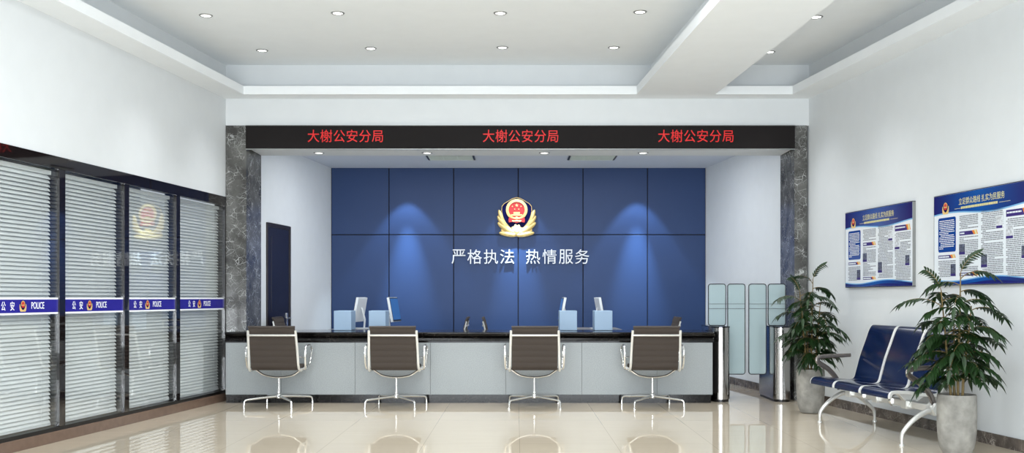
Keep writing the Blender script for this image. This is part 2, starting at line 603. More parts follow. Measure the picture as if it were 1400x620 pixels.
# back wall: blue panels with open joints
wb = struct(MB().box(-3.1, 3.1, YB, 15.4, 0, 3.4).build('wall_back', M['joint'], smooth=0))
seams = [XIL(YB) + .002, (532 - 706) * YB / 1350, (620.3 - 706) * YB / 1350, (708.5 - 706) * YB / 1350, (797 - 706) * YB / 1350, (885 - 706) * YB / 1350, XIR(YB) - .002]
zs = [0.0, 2.195, 3.222]
for i in range(6):
    for j in range(2):
        MB().box(seams[i] + .007, seams[i + 1] - .007, YB - .02, YB, zs[j] + .007, zs[j + 1] - (.007 if j < 1 else 0)).build('wall_panel', M['blue_panel'], wb, 0, bevel=.004)

# ceiling: tray with lowered edges and a beam
def ll(y): return -3.178 - K * (11.5 - y)
def bl(y): return 1.401 + .0607 * (11.5 - y)
def br_(y): return 2.315 + .0607 * (11.5 - y)
def rl(y): return 3.216 + K * (11.5 - y)
YN = 1.0
z1 = 3.694
mb = MB()
mb.prism_z([(XL(11.5), 11.5), (XR(11.5), 11.5), (XR(YC), YC), (XL(YC), YC)], ZC, z1)
mb.prism_z([(XL(Y0), Y0), (XR(Y0), Y0), (XR(YN), YN), (XL(YN), YN)], ZC, z1)
mb.prism_z([(XL(YN), YN), (ll(YN), YN), (ll(11.5), 11.5), (XL(11.5), 11.5)], ZC, z1)
mb.prism_z([(bl(YN), YN), (br_(YN), YN), (br_(11.5), 11.5), (bl(11.5), 11.5)], ZC, z1)
mb.prism_z([(rl(YN), YN), (XR(YN), YN), (XR(11.5), 11.5), (rl(11.5), 11.5)], ZC, z1)
mb.prism_z([(bl(YN) + .22, YN), (br_(YN) - .22, YN), (br_(YC) - .22, YC), (bl(YC) + .22, YC)], z1, ZT)
mb.prism_z([(XL(Y0) - .2, Y0), (XR(Y0) + .2, Y0), (XR(12.2) + .2, 12.2), (XL(12.2) - .2, 12.2)], ZT, ZT + .15)
struct(mb.build('ceiling', M['ceiling'], smooth=0))

# marble columns
lc = MB().prism_z([(-3.458, YC - .012), (-3.214, YC - .012), (-3.164, 12.24), (-3.458, 12.24)], 0, 3.276).build('column', M['marble_col'], smooth=0)
tag(lc, 'grey veined marble column beside the glass partition, left end of the counter', 'column', 'marble columns')
rc = MB().prism_z([(3.308, YC - .012), (3.458, YC - .012), (3.458, 12.24), (3.273, 12.24)], 0, 3.276).build('column', M['marble_col'], smooth=0)
tag(rc, 'narrow grey marble column behind the potted plant at the right turnstile', 'column', 'marble columns')

# skirtings
def skirting(name, a, b, inward, t=.012, h=.098):
    a, b = Vector(a), Vector(b)
    n = Vector(inward) * t
    o = MB().prism_z([tuple(a), tuple(b), tuple(b + n), tuple(a + n)], 0, h).build(name, M['marble_skirt'], smooth=0)
    return struct(o)
skirting('baseboard_right', (XR(Y0), Y0), (XR(YC), YC), (-1, 0))
skirting('baseboard_inner_right', (XIR(12.26), 12.26), (XIR(YB - .02), YB - .02), (-1, 0))
skirting('baseboard_inner_left', (XIL(13.5), 13.5), (XIL(YB - .02), YB - .02), (1, 0))
skirting('baseboard_left', (XL(Y0), Y0), (XL(PS0), PS0), (1, 0))

# door in the inner left wall (leaf slightly recessed, frame, lever handle)
LO = Vector((XIL(13.015), 13.015, 0))
dr = bpy.data.objects.new('door_1', None); COL.objects.link(dr); dr.location = LO; dr.rotation_euler = (0, 0, LW); struct(dr)
mb = MB().box(-.42, -.375, -.02, .02, 0, 2.19).box(.375, .42, -.02, .02, 0, 2.19).box(-.375, .375, -.02, .02, 2.14, 2.19)
mb.build('door_frame', M['door_brown'], dr, 0, bevel=.004)
mb = MB().box(-.374, .374, -.008, .02, 0.004, 2.138)
for zz0, zz1 in ((.15, .95), (1.05, 2.02)):
    mb.box(-.27, .27, -.013, -.008, zz0, zz1)
lf = mb.build('door_leaf', M['door_dark'], dr, 0, bevel=.003)
MB().box(.27, .31, -.016, -.008, .82, 1.02).tube([(.29, -.014, .95), (.29, -.06, .95), (.28, -.065, .95), (.17, -.065, .95)], .009).build('door_handle', M['alu'], lf)

# ------------------------------------------------------------------ ceiling lights
def downlight_proto(r=.06):
    t = thing('downlight', 'x', 'ceiling light')
    MB().lathe([(r * .78, 0), (r * .8, -.006), (r, -.007), (r * 1.12, -.002), (r * 1.12, 0)], seg=28).build('trim', M['trim_grey'], t)
    MB().lathe([(0, -.004), (r * .5, -.0045), (r * .78, -.003), (r * .78, 0)], seg=24).build('lens', M['lens'], t)
    return t


DL = [
    (-2.85, 11.07, ZT, 'round downlight in the tray, far row, nearest the left wall'),
    (-1.62, 10.98, ZT, 'round downlight in the tray, far row, second from the left'),
    (-.155, 10.94, ZT, 'round downlight in the tray, far row, above the police emblem'),
    (1.08, 10.94, ZT, 'round downlight in the tray, far row, nearest the beam'),
    (-3.05, 9.7, ZT, 'round downlight in the tray, near row, nearest the left wall'),
    (-1.74, 9.62, ZT, 'round downlight in the tray, near row, second from the left'),
    (-.157, 9.62, ZT, 'round downlight in the tray, near row, above the slogan'),
    (1.20, 9.58, ZT, 'round downlight in the tray, near row, nearest the beam'),
    (2.96, 9.75, ZT, 'round downlight in the narrow right tray, the nearer one'),
    (2.855, 11.14, ZT, 'round downlight in the narrow right tray, half hidden by the beam edge'),
]
DI = [
    (-2.40, 'round downlight under the red sign, leftmost, near the left column'),
    (-1.085, 'round downlight under the red sign, left of the centre'),
    (.34, 'round downlight under the red sign, right of the centre'),
    (1.54, 'round downlight under the red sign, above the right-hand chair'),
]
p0 = downlight_proto()
first = True
for x, y, z, lab in DL:
    o = p0 if first else copy_tree(p0)
    first = False
    o.location = (x, y, z)
    tag(o, lab, 'ceiling light', 'tray ceiling downlights')
    lamp('SPOT', 'downlight_lamp', (x, y, z - .02), (0, 0, 0), DOWN_W, (.96, .98, 1), spot_size=1.45, spot_blend=1.0, shadow_soft_size=.06)
for x, lab in DI:
    o = copy_tree(p0)
    o.location = (x, 12.0, 2.988)
    tag(o, lab, 'ceiling light', 'downlights under the sign')
    lamp('SPOT', 'downlight_lamp', (x, 12.0, 2.97), (0, 0, 0), INNER_W, (1, .99, .96), spot_size=2.3, spot_blend=1.0, shadow_soft_size=.06)
# the nearer rows of the same ceiling, above and behind the camera
for y in (2.2, 4.0, 5.8, 7.6):
    for x in (-1.4, .6):
        lamp('AREA', 'ceiling_lamp', (x, y, 3.97), (0, 0, 0), TROFFER_W * .4, (.93, .965, 1), shape='RECTANGLE', size=1.2, size_y=.6)
# wall washers of the inner room
for x, y, w in ((-1.67, 14.83, 1), (.02, 14.83, .7), (1.85, 14.83, 1)):
    lamp('SPOT', 'wall_washer', (x, y, 3.2), (.02, 0, 0), WASH_W * .5 * w, (.66, .84, 1), spot_size=1.2, spot_blend=.35, shadow_soft_size=.02)
    lamp('SPOT', 'wall_washer_core', (x, y, 3.2), (math.radians(8), 0, 0), WASH_W * 3.2, (.6, .84, 1), spot_size=.52, spot_blend=1.0, shadow_soft_size=.02)
lamp('AREA', 'inner_room_fill', (0, 13.1, 3.2), (0, 0, 0), 62, (.95, .97, 1), shape='RECTANGLE', size=4.6, size_y=.8)  # added fill with no fixture, lifts the inner walls
# air vents in the inner ceiling
def vent():
    t = thing('air_vent', 'x', 'vent')
    MB().box(-.34, -.315, -.24, .24, -.012, 0).build('vent_end', M['black_plastic'], t, 0)
    MB().box(.315, .34, -.24, .24, -.012, 0).build('vent_end', M['black_plastic'], t, 0)
    mb = MB()
    for i in range(8):
        y = -.21 + .06 * i
        mb.box(-.31, .31, -.022, .022, -.0015, .0015, Matrix.Translation((0, y, -.012)) @ Matrix.Rotation(.35, 4, 'X'))
    mb.box(-.105, -.1, -.24, .24, -.016, 0).box(.1, .105, -.24, .24, -.016, 0)
    mb.box(-.315, .315, -.23, .23, -.006, -.002)
    mb.build('louvre', M['vent'], t, 0)
    MB().box(-.315, .315, -.24, -.23, -.014, 0).build('vent_frame', M['vent'], t, 0)
    MB().box(-.315, .315, .23, .24, -.014, 0).build('vent_frame', M['vent'], t, 0)
    return t
v0 = vent(); v0.location = (-.93, 14.02, 3.224)
tag(v0, 'rectangular ceiling air vent left of the emblem', 'vent', 'ceiling air vents')
v1 = copy_tree(v0); v1.location = (1.075, 14.02, 3.224)
tag(v1, 'rectangular ceiling air vent right of the emblem', 'vent', 'ceiling air vents')

# ------------------------------------------------------------------ LED sign
sg = thing('led_sign', 'long dark LED sign board with red characters spanning between the columns', 'sign', (0.047, YC, 3.132))
MB().box(-3.261, 3.261, -.035, 0, -.136, .144).build('screen', M['led_body'], sg, 0)
MB().box(-3.261, 3.261, -.038, 0, -.146, -.136).box(-3.261, 3.261, -.038, 0, .138, .1445).build('sign_edge', M['trim_grey'], sg, 0)
for u in (472.2, 711.7, 951.3):
    mb = MB()
    X = (u - 706) * (YC - .035) / 1350
    add_text(mb, '大榭公安分局', X - .047, .015, .895, .148, y=-.035, depth=.004, offset=0, spacing=1.05)
    mb.build('lettering', M['led_red'], sg, 0)

# ------------------------------------------------------------------ police emblem
LEAVES = [((-.475, .20), (-.36, -.16), .06), ((-.50, .04), (-.24, -.31), .078), ((-.495, -.14), (-.06, -.44), .088), ((-.455, -.405), (0, -.475), .07)]
SHIELD = [(0, .53), (.10, .506), (.19, .455), (.27, .405), (.33, .37), (.385, .30), (.395, .18), (.36, .02), (.29, -.125), (.21, -.22), (.1, -.32), (0, -.36)]


def shield_poly(s=1.0):
    return [(x * s, (z - .05) * s + .05) for x, z in SHIELD] + [(-x * s, (z - .05) * s + .05) for x, z in SHIELD[-2:0:-1]]


def emblem_parts(S, D):
    """meshes of the emblem, S metres wide, D deep, facing -y"""
    def sc(poly): return [(a * S, b * S) for a, b in poly]
    shield = MB(); ring = MB(); red = MB(); gold2 = MB(); wreath = MB()
    edge = MB().prism_y(sc(shield_poly(1.035)), -.45 * D, 0)
    shield.prism_y(sc(shield_poly(1.0)), -.55 * D, -.2 * D)
    c = .21
    n = 40
    o, i_ = disc(0, c, .287, n), disc(0, c, .214, n)
    vs = [(x * S, -.75 * D, z * S) for x, z in o] + [(x * S, -.85 * D, z * S) for x, z in i_] + [(x * S, -.4 * D, z * S) for x, z in o] + [(x * S, -.4 * D, z * S) for x, z in i_]
    fs = []
    for k in range(n):
        l = (k + 1) % n
        fs += [(k, l, n + l, n + k), (k, 2 * n + k, 2 * n + l, l), (n + k, n + l, 3 * n + l, 3 * n + k)]
    ring.add(vs, fs)
    red.prism_y(sc(disc(0, c, .216, n)), -.62 * D, -.4 * D)
    red.prism_y(sc([(-.2, .02), (-.14, -.02), (0, -.05), (.14, -.02), (.2, .02), (.22, -.06), (.21, -.13), (.12, -.115), (0, -.145), (-.12, -.115), (-.21, -.13), (-.22, -.06)]), -.95 * D, -.5 * D)
    gold2.prism_y(sc(star(0, .327, .05)), -.75 * D, -.6 * D)
    for sx, sz in ((-.115, .3), (.115, .3), (-.055, .225), (.055, .225)):
        gold2.prism_y(sc(star(sx, sz, .024)), -.75 * D, -.6 * D)
    gold2.prism_y(sc([(-.155, .05), (.155, .05), (.15, .085), (.085, .09), (.08, .115), (.09, .125), (.075, .15), (-.075, .15), (-.09, .125), (-.08, .115), (-.085, .09), (-.15, .085)]), -.8 * D, -.6 * D)
    gold2.prism_y(sc([(-.14, .005), (-.05, .0), (0, .03), (.05, .0), (.14, .005), (.09, -.03), (-.09, -.03)]), -1.05 * D, -.9 * D)
    gold2.prism_y(sc([(-.13, -.07), (-.04, -.08), (0, -.06), (.04, -.08), (.13, -.07), (.11, -.11), (0, -.1), (-.11, -.11)]), -1.05 * D, -.9 * D)
    gear = [((.15 if (k // 2) % 2 else .122) * math.sin(2 * PI * k / 32), -.325 + (.15 if (k // 2) % 2 else .122) * math.cos(2 * PI * k / 32)) for k in range(32)]
    wreath.prism_y(sc(gear), -.85 * D, -.2 * D)
    wreath.prism_y(sc(disc(0, -.325, .07, 20)), -.95 * D, -.8 * D)
    for s in (-1, 1):
        for (a, b, w) in LEAVES:
            ax, az, bx, bz = a[0] * -s, a[1], b[0] * -s, b[1]
            L = math.hypot(ax - bx, az - bz)
            wreath.ellipsoid(((ax + bx) / 2 * S, -.45 * D, (az + bz) / 2 * S), (L / 2 * 1.08 * S, .5 * D, w * S), math.atan2(az - bz, ax - bx))
        wreath.prism_y(sc([(0, -.30), (-.3 * s, -.2), (-.42 * s, -.33), (-.3 * s, -.46), (0, -.5)]), -.35 * D, 0)
        wreath.prism_y(sc([(-.35 * s, .02), (-.45 * s, .10), (-.47 * s, -.04), (-.3 * s, -.26), (-.2 * s, -.24)]), -.35 * D, 0)
    return edge, shield, ring, red, gold2, wreath


em = thing('police_emblem', 'gold and navy shield-shaped police emblem with red disc on the blue wall', 'emblem', (0.005, YB - .021, 2.455))
e, s_, r_, rd, g2, w_ = emblem_parts(.575, .07)
e.build('shield_edge', M['gold'], em, 30)
s_.build('shield', M['badge_navy'], em, 30)
r_.build('ring', M['gold'], em, 30)
rd.build('red_disc', M['badge_red'], em, 30)
g2.build('gold_relief', M['gold'], em, 30)
w_.build('wreath', M['gold'], em, 50)


def small_badge(mb, cx, cz, S, y, idx):
    """printed badge: idx = (gold, navy, red) material slots"""
    def sc(poly): return [(cx + a * S, cz + b * S) for a, b in poly]
    keep = mb.cm
    mb.cm = idx[0]
    mb.prism_y(sc([(0, -.5), (-.35, -.5), (-.45, -.38), (-.5, -.1), (-.47, .2), (-.35, .1), (.35, .1), (.47, .2), (.5, -.1), (.45, -.38), (.35, -.5)]), y - .0004, y)
    mb.cm = idx[1]
    mb.prism_y(sc(shield_poly()), y - .0008, y - .0003)
    mb.cm = idx[0]
    mb.prism_y(sc(disc(0, .21, .287, 20)), y - .0012, y - .0007)
    mb.cm = idx[2]
    mb.prism_y(sc(disc(0, .21, .215, 20)), y - .0016, y - .0011)
    mb.prism_y(sc([(-.2, .02), (.2, .02), (.2, -.12), (-.2, -.12)]), y - .0016, y - .0011)
    mb.cm = idx[0]
    mb.prism_y(sc(star(0, .32, .05)), y - .002, y - .0015)
    mb.prism_y(sc([(-.15, .05), (.15, .05), (.08, .15), (-.08, .15)]), y - .002, y - .0015)
    mb.cm = keep


# slogan: each character is its own raised letter
chars = '严格执法热情服务'
us = [632.5, 647, 669, 692.3]
cx_px = [(617, 637), (638.5, 659.5), (661, 681.5), (683, 703.5), (718.5, 739), (741, 761.5), (763.5, 784), (785.5, 806)]
names = ['first from the left', 'second from the left', 'third from the left', 'fourth from the left', 'fourth from the right', 'third from the right', 'second from the right', 'last on the right']
for ch, (a, b), nm in zip(chars, cx_px, names):
    mb = MB()
    yy = YB - .021
    w = (b - a - 1.2) * yy / 1350
    add_text(mb, ch, 0, 0, w, .222, 0, .03, offset=0)
    o = mb.build('wall_character', M['letter_white'], None, 0)
    o.location = (((a + b) / 2 - 706) * yy / 1350, yy - .001, 1.22 + (408 - 351.3) * yy / 1350)
    tag(o, 'raised white character %s of the slogan on the blue wall, %s' % (ch, nm), 'letter', 'slogan characters')

# ------------------------------------------------------------------ glass partition
gp = thing('glass_partition', 'floor-to-lintel glazed partition in dark glossy frame along the left wall', 'partition', (XL(YC), YC, 0), LW)
def S_(y): return (y - YC) / CL
s0 = S_(PS0)
MB().box(s0, -.002, -.012, .12, 2.318, ZP).build('top_rail', M['frame_brown'], gp, 0, bevel=.002)
MB().box(s0, -.002, -.02, .12, 0, .094).build('base_rail', M['plinth_brown'], gp, 0, bevel=.002)
MB().box(s0, -.002, -.008, .12, .094, .125).build('lower_frame', M['black_gasket'], gp, 0)
posts = [(-5.48, -5.395), (-4.425, -4.34), (S_(8.418), S_(8.503)), (S_(9.465), S_(9.55)), (S_(10.508), S_(10.592)), (-.045, -.002)]
for a, b in posts:
    MB().box(a, b, -.01, .12, .125, 2.318).build('post', M['frame_brown'], gp, 0)
bad = [S_(6.9), S_(7.945), S_(8.894), S_(9.925), S_(11.075)]
blind_lab = ['leftmost venetian blind, nearest the camera and out to the left edge', 'white venetian blind in the pane at the left picture edge', 'white venetian blind in the second full pane from the left', 'white venetian blind in the pane that mirrors the emblem', 'white venetian blind in the far pane beside the marble column']
for i in range(5):
    a, b = posts[i][1], posts[i + 1][0]
    MB().box(a, b, .006, .012, .125, 2.318).build('glass_pane', M['glass'], gp, 0)
    st = MB().box(a, b, .0035, .0055, 1.101, 1.209).build('blue_stripe', M['stripe_blue'], gp, 0)
    MB().box(a, b, .0035, .0055, 1.209, 1.224).box(a, b, .0035, .0055, 1.086, 1.101).build('white_line', M['stripe_white'], st, 0)
    mb = MB()
    c = bad[i]
    add_text(mb, '公', c - .245, 1.157, .052, .072, y=.0032, depth=.0012, offset=.006)
    add_text(mb, '安', c - .135, 1.157, .052, .072, y=.0032, depth=.0012, offset=.006)
    add_text(mb, 'POLICE', c + .195, 1.16, .172, .056, y=.0032, depth=.0012, offset=.004)
    mb.build('lettering', M['stripe_white'], st, 0)
    mb = MB()
    small_badge(mb, c, 1.155, .088, .0035, (0, 1, 2))
    mb.build('badge', [M['gold'], M['badge_navy'], M['badge_red']], st, 0)
    # the blind behind the pane
    bt = thing('venetian_blind', blind_lab[i], 'blind', gp.location, LW, 'venetian blinds behind the glass partition')
    mb = MB()
    z = .175
    while z < 2.26:
        # gently curved slat, tilted
        mm = Matrix.Translation(((a + b) / 2, .085, z)) @ Matrix.Rotation(math.radians(50), 4, 'X')
        L = (b - a) / 2 - .006
        pts = []
        for k in range(5):
            yy = -.024 + .012 * k
            pts.append((yy, .004 * (1 - (yy / .024) ** 2)))
        vs = []
        for sx in (-L, L):
            vs += [mm @ Vector((sx, p[0], p[1])) for p in pts]
        mb.add(vs, [(k, k + 1, k + 6, k + 5) for k in range(4)])
        z += .034
    mb.build('slats', M['slat'], bt, 40)
    MB().box(a + .006, b - .006, .062, .108, 2.27, 2.305).build('head_rail', M['plastic_white'], bt, 0)
    MB().box(a + .006, b - .006, .068, .102, .135, .155).build('bottom_rail', M['plastic_white'], bt, 0)
    MB().tube([(a + .15, .06, .15), (a + .15, .06, 2.28)], .0012, 5).tube([(b - .15, .06, .15), (b - .15, .06, 2.28)], .0012, 5).build('cord', M['plastic_white'], bt)

# ------------------------------------------------------------------ reception counter
X0, X1 = -3.376, 2.28
ct = thing('reception_counter', 'long reception counter with grey-green front panels and black stone top', 'counter', (0, 11.45, 0))
mb = MB().box(X0 , X1 - .02, .035, .29, 0, .098)
mb.build('plinth', M['black_stone'], ct, 0)
MB().box(X0, X1, .012, .29, .098, .705).build('body', M['black_gasket'], ct, 0)
pan = [X0 + .004] + [(u - 706) * 11.45 / 1350 for u in (384.5, 485.5, 588.4, 691.5, 795.5, 898.4)] + [X1 - .004]
for a, b in zip(pan[:-1], pan[1:]):
    MB().box(a + .0015, b - .0015, 0, .014, .1, .703).build('front_panel', M['counter_panel'], ct, 0, bevel=.001)
# stone edge: band, cove, slab
prof = [(.29, .705), (0, .705), (-.004, .708), (-.004, .752), (0, .756), (.018, .757)]
prof += [(.018 - .036 * math.sin(t) ** 2 * 1, .757 + .04 * t / (PI / 2)) for t in (0.3, .6, .9, 1.2, PI / 2)]
prof += [(-.03, .799), (-.034, .804), (-.034, .82), (-.03, .825), (.29, .825)]
MB().strip_x(prof, X0, X1 + .012).build('stone_top', M['black_stone'], ct, 45)
wt = thing('staff_worktop', 'black stone worktop behind the counter front, carrying the pale blue boxes', 'worktop', (0, 11.45, 0))
MB().box(-3.13, X1, .3, .9, .795, .825).build('work_surface', M['black_stone'], wt, 0, bevel=.002)
MB().box(-3.11, X1 - .03, .86, .88, 0, .795).build('rear_panel', M['counter_panel'], wt, 0)
for xx in (-3.0, -1.2, .1, 1.7):
    MB().box(xx - .01, xx + .01, .31, .86, 0, .795).build('support', M['counter_panel'], wt, 0)

# ------------------------------------------------------------------ sling chairs
def catmull(pts, n=8, closed=False):
    P = [Vector(p) for p in pts]
    out = []
    m = len(P)
    rng = range(m if closed else m - 1)
    for i in rng:
        p0 = P[i - 1] if (closed or i > 0) else P[0] * 2 - P[1]
        p1, p2 = P[i], P[(i + 1) % m]
        p3 = P[(i + 2) % m] if (closed or i + 2 < m) else p2 * 2 - p1
        for k in range(n):
            t = k / n
            out.append(.5 * ((2 * p1) + (p2 - p0) * t + (2 * p0 - 5 * p1 + 4 * p2 - p3) * t * t + (3 * p1 - p0 - 3 * p2 + p3) * t ** 3))
    if not closed:
        out.append(P[-1])
    return out


def make_chair():
    t = thing('sling_chair', 'x', 'chair')
    prof = catmull([(0, .27, .40), (0, .285, .435), (0, .25, .455), (0, .1, .45), (0, -.08, .435), (0, -.17, .43), (0, -.215, .455), (0, -.235, .52), (0, -.262, .64), (0, -.30, .79), (0, -.328, .885), (0, -.34, .905)], 6)
    # arc length ribs
    L = [0]
    for a, b in zip(prof[:-1], prof[1:]):
        L.append(L[-1] + (b - a).length)
    tot = L[-1]
    N = 150
    pts = []
    j = 0
    for i in range(N + 1):
        s = tot * i / N
        while j < len(L) - 2 and L[j + 1] < s:
            j += 1
        f = (s - L[j]) / max(1e-6, L[j + 1] - L[j])
        pts.append((prof[j].lerp(prof[j + 1], f), s))
    outer, inner = [], []
    for i, (p, s) in enumerate(pts):
        q = pts[min(i + 1, N)][0] - pts[max(i - 1, 0)][0]
        n = Vector((0, q.z, -q.y)).normalized()
        rib = .0075 * abs(math.sin(PI * s / .068)) ** .5
        outer.append((p.y + n.y * (.004 + rib), p.z + n.z * (.004 + rib)))
        inner.append((p.y - n.y * (.004 + rib), p.z - n.z * (.004 + rib)))
    MB().strip_x(outer + inner[::-1], -.252, .252).build('seat_sling', M['mesh_brown'], t, 50)
    # rolled top edge of the sling
    MB().tube([(-.255, -.337, .903), (.255, -.337, .903)], .013, 10).build('sling_hem', M['mesh_dark'], t)
    MB().tube([(-.25, .272, .405), (.25, .272, .405)], .012, 10).build('sling_hem', M['mesh_dark'], t)
    for sx in (-1, 1):
        rp = catmull([(sx * .262, .25, .425), (sx * .268, .08, .425), (sx * .275, -.12, .41), (sx * .276, -.2, .425), (sx * .272, -.245, .49), (sx * .268, -.275, .64), (sx * .262, -.315, .80), (sx * .26, -.332, .865)], 6)
        MB().tube(rp, .014, 8, flat=(1.0, .75)).build('side_rail', M['alu_white'], t)
        # arm: closed loop in the y-z plane
        ap = catmull([(sx * .325, -.13, .475), (sx * .33, -.16, .6), (sx * .33, -.13, .675), (sx * .33, 0, .69), (sx * .33, .15, .675), (sx * .33, .185, .62), (sx * .325, .12, .5), (sx * .318, .02, .43), (sx * .318, -.07, .425)], 6, True)
        mb = MB().tube(ap, .011, 8, closed=True, flat=(1.1, .8))
        mb.tube([(sx * .265, -.10, .425), (sx * .32, -.06, .43)], .012, 8)
        mb.tube([(sx * .27, -.262, .58), (sx * .325, -.15, .56)], .009, 8)
        mb.build('armrest', M['alu'], t)
    cb = catmull([(-.262, -.318, .812), (-.2, -.33, .812), (0, -.335, .812), (.2, -.33, .812), (.262, -.318, .812)], 4)
    MB().tube(cb, .014, 8, flat=(1, .8)).build('back_crossbar', M['alu_white'], t)
    yk = catmull([(-.272, -.02, .425), (-.235, -.015, .40), (-.16, -.01, .352), (-.06, 0, .33), (0, 0, .327), (.06, 0, .33), (.16, -.01, .352), (.235, -.015, .40), (.272, -.02, .425)], 5)
    MB().tube(yk, .0115, 8).build('yoke', M['alu'], t)
    MB().lathe([(.011, .325), (.014, .32), (.014, .2), (.017, .195), (.018, .15), (.024, .145), (.03, .125), (.03, .1), (.022, .09), (0, .09)][::-1], seg=18).build('pedestal', M['alu'], t)
    for k in range(4):
        lp = catmull([(.02, 0, .115), (.16, 0, .108), (.3, 0, .098), (.365, 0, .092), (.39, 0, .078), (.397, 0, .05), (.398, 0, .014)], 4)
        n = len(lp)
        rr = [.017 - .006 * min(1, i / (n * .6)) for i in range(n)]
        mb = MB().tube(lp, rr, 8, flat=(1.0, .85))
        mb.lathe([(0, 0), (.016, 0), (.016, .01), (.01, .016), (0, .016)], (.398, 0, 0), 12)
        lg = mb.build('base_leg', M['alu'], t)
        lg.rotation_euler = (0, 0, PI / 4 + k * PI / 2)
    return t


ch0 = make_chair()
chairs = [
    ((381.3, 11.12), 0, -12, 1, 'brown ribbed sling chair at the counter, leftmost, near the marble column'),
    ((541.8, 11.12), 0, -8, 1, 'brown ribbed sling chair at the counter, second from the left'),
    ((730.5, 11.12), 0, 0, 1, 'brown ribbed sling chair at the counter, third from the left, below the slogan'),
    ((892.0, 11.12), 0, 8, 1, 'brown ribbed sling chair at the counter, rightmost, towards the turnstiles'),
]
for i, ((u, y), yaw, br, zs_, lab) in enumerate(chairs):
    o = ch0 if i == 0 else copy_tree(ch0)
    o.location = ((u - 706) * y / 1350, y, 0)
    o.rotation_euler = (0, 0, math.radians(yaw))
    k = 0
    for c in o.children:
        if c.name.startswith('base_leg'):
            c.rotation_euler = (0, 0, PI / 4 + k * PI / 2 + math.radians(br))
            k += 1
    tag(o, lab, 'chair', 'visitor chairs in front of the counter')
staff = [
    (-2.74, 12.72, -90, 'dark staff chair behind the counter in front of the dark door'),
    (-.96, 12.72, 90, 'dark staff chair behind the counter, left one of the pair below the slogan'),
    (-.09, 12.72, -90, 'dark staff chair behind the counter, right one of the pair below the slogan'),
    (1.74, 12.72, 90, 'dark staff chair behind the rightmost visitor chair'),
]
for x, y, yaw, lab in staff:
    o = copy_tree(ch0)
    o.location = (x, y, 0)
    o.rotation_euler = (0, 0, math.radians(yaw))
    o.scale = (1, 1, 1.07)
    tag(o, lab, 'chair', 'staff chairs behind the counter')

# ------------------------------------------------------------------ things on and behind the counter
boxes = [(-2.22, -2.006, 'pale blue box on the counter, leftmost, nearest the dark door'), (-1.796, -1.588, 'pale blue box on the counter beside the lit blue screen'),
         (.524, .738, 'pale blue box on the counter, left one of the right-hand pair'), (.95, 1.168, 'pale blue box on the counter, right one of the right-hand pair')]
for a, b, lab in boxes:
    t = thing('desk_box', lab, 'box', ((a + b) / 2, 12.16, .826), 0, 'pale blue boxes on the counter')
    h = (b - a) / 2
    MB().box(-h, h, -.16, .16, 0, .24).build('case', M['box_blue'], t, 0, bevel=.006, bseg=2)
    MB().box(-h + .02, h - .02, .16, .163, .03, .21).build('rear_cover', M['plastic_white'], t, 0)
for xa, xb, lab in ((-2.36, -1.42, 'grey staff desk behind the left pair of boxes'), (.4, 1.33, 'grey staff desk behind the right pair of boxes')):
    t = thing('desk', lab, 'desk', ((xa + xb) / 2, 12.84, 0), 0, 'staff desks')
    h = (xb - xa) / 2
    MB().box(-h, h, -.46, .46, .8, .826).build('desk_top', M['desk'], t, 0, bevel=.003)
    for sx in (-1, 1):
        for sy in (-1, 1):
            MB().box(sx * (h - .05) - .02, sx * (h - .05) + .02, sy * .4 - .02, sy * .4 + .02, 0, .8).build('leg', M['steel'], t, 0)


def monitor(x, y, yaw, lab):
    """screen looks along local -y"""
    t = thing('monitor', lab, 'monitor', (x, y, .826), yaw, 'staff monitors')
    tilt = Matrix.Translation((0, 0, .245)) @ Matrix.Rotation(math.radians(-10), 4, 'X')
    mb = MB()
    mb.box(-.225, .225, -.012, .02, -.155, .16, tilt)
    mb.build('housing', M['plastic_white'], t, 0, bevel=.004)
    mb = MB().box(-.22, .22, -.016, -.012, -.15, .155, tilt)
    mb.build('bezel', M['black_plastic'], t, 0)
    MB().box(-.208, .208, -.0175, -.016, -.13, .142, tilt).build('screen', M['screen'], t, 0)
    MB().tube([(0, .03, .27), (0, .07, .12), (0, .06, .008)], .016, 8, flat=(1.6, .7)).box(-.1, .1, -.06, .12, 0, .01).build('stand', M['plastic_white'], t)
    return t


# local -y is (sin yaw, -cos yaw)
monitor(-2.02, 12.72, -PI / 2 - math.radians(6), 'white-backed monitor above the leftmost pale blue box')
monitor(-1.565, 12.66, PI / 2 - math.radians(6), 'monitor with lit blue screen tilting beside the second box')
monitor(.585, 12.72, -PI / 2 + math.radians(1), 'monitor seen edge-on above the third pale blue box')
monitor(1.075, 12.72, PI / 2 + math.radians(3), 'white-backed monitor above the rightmost pale blue box')

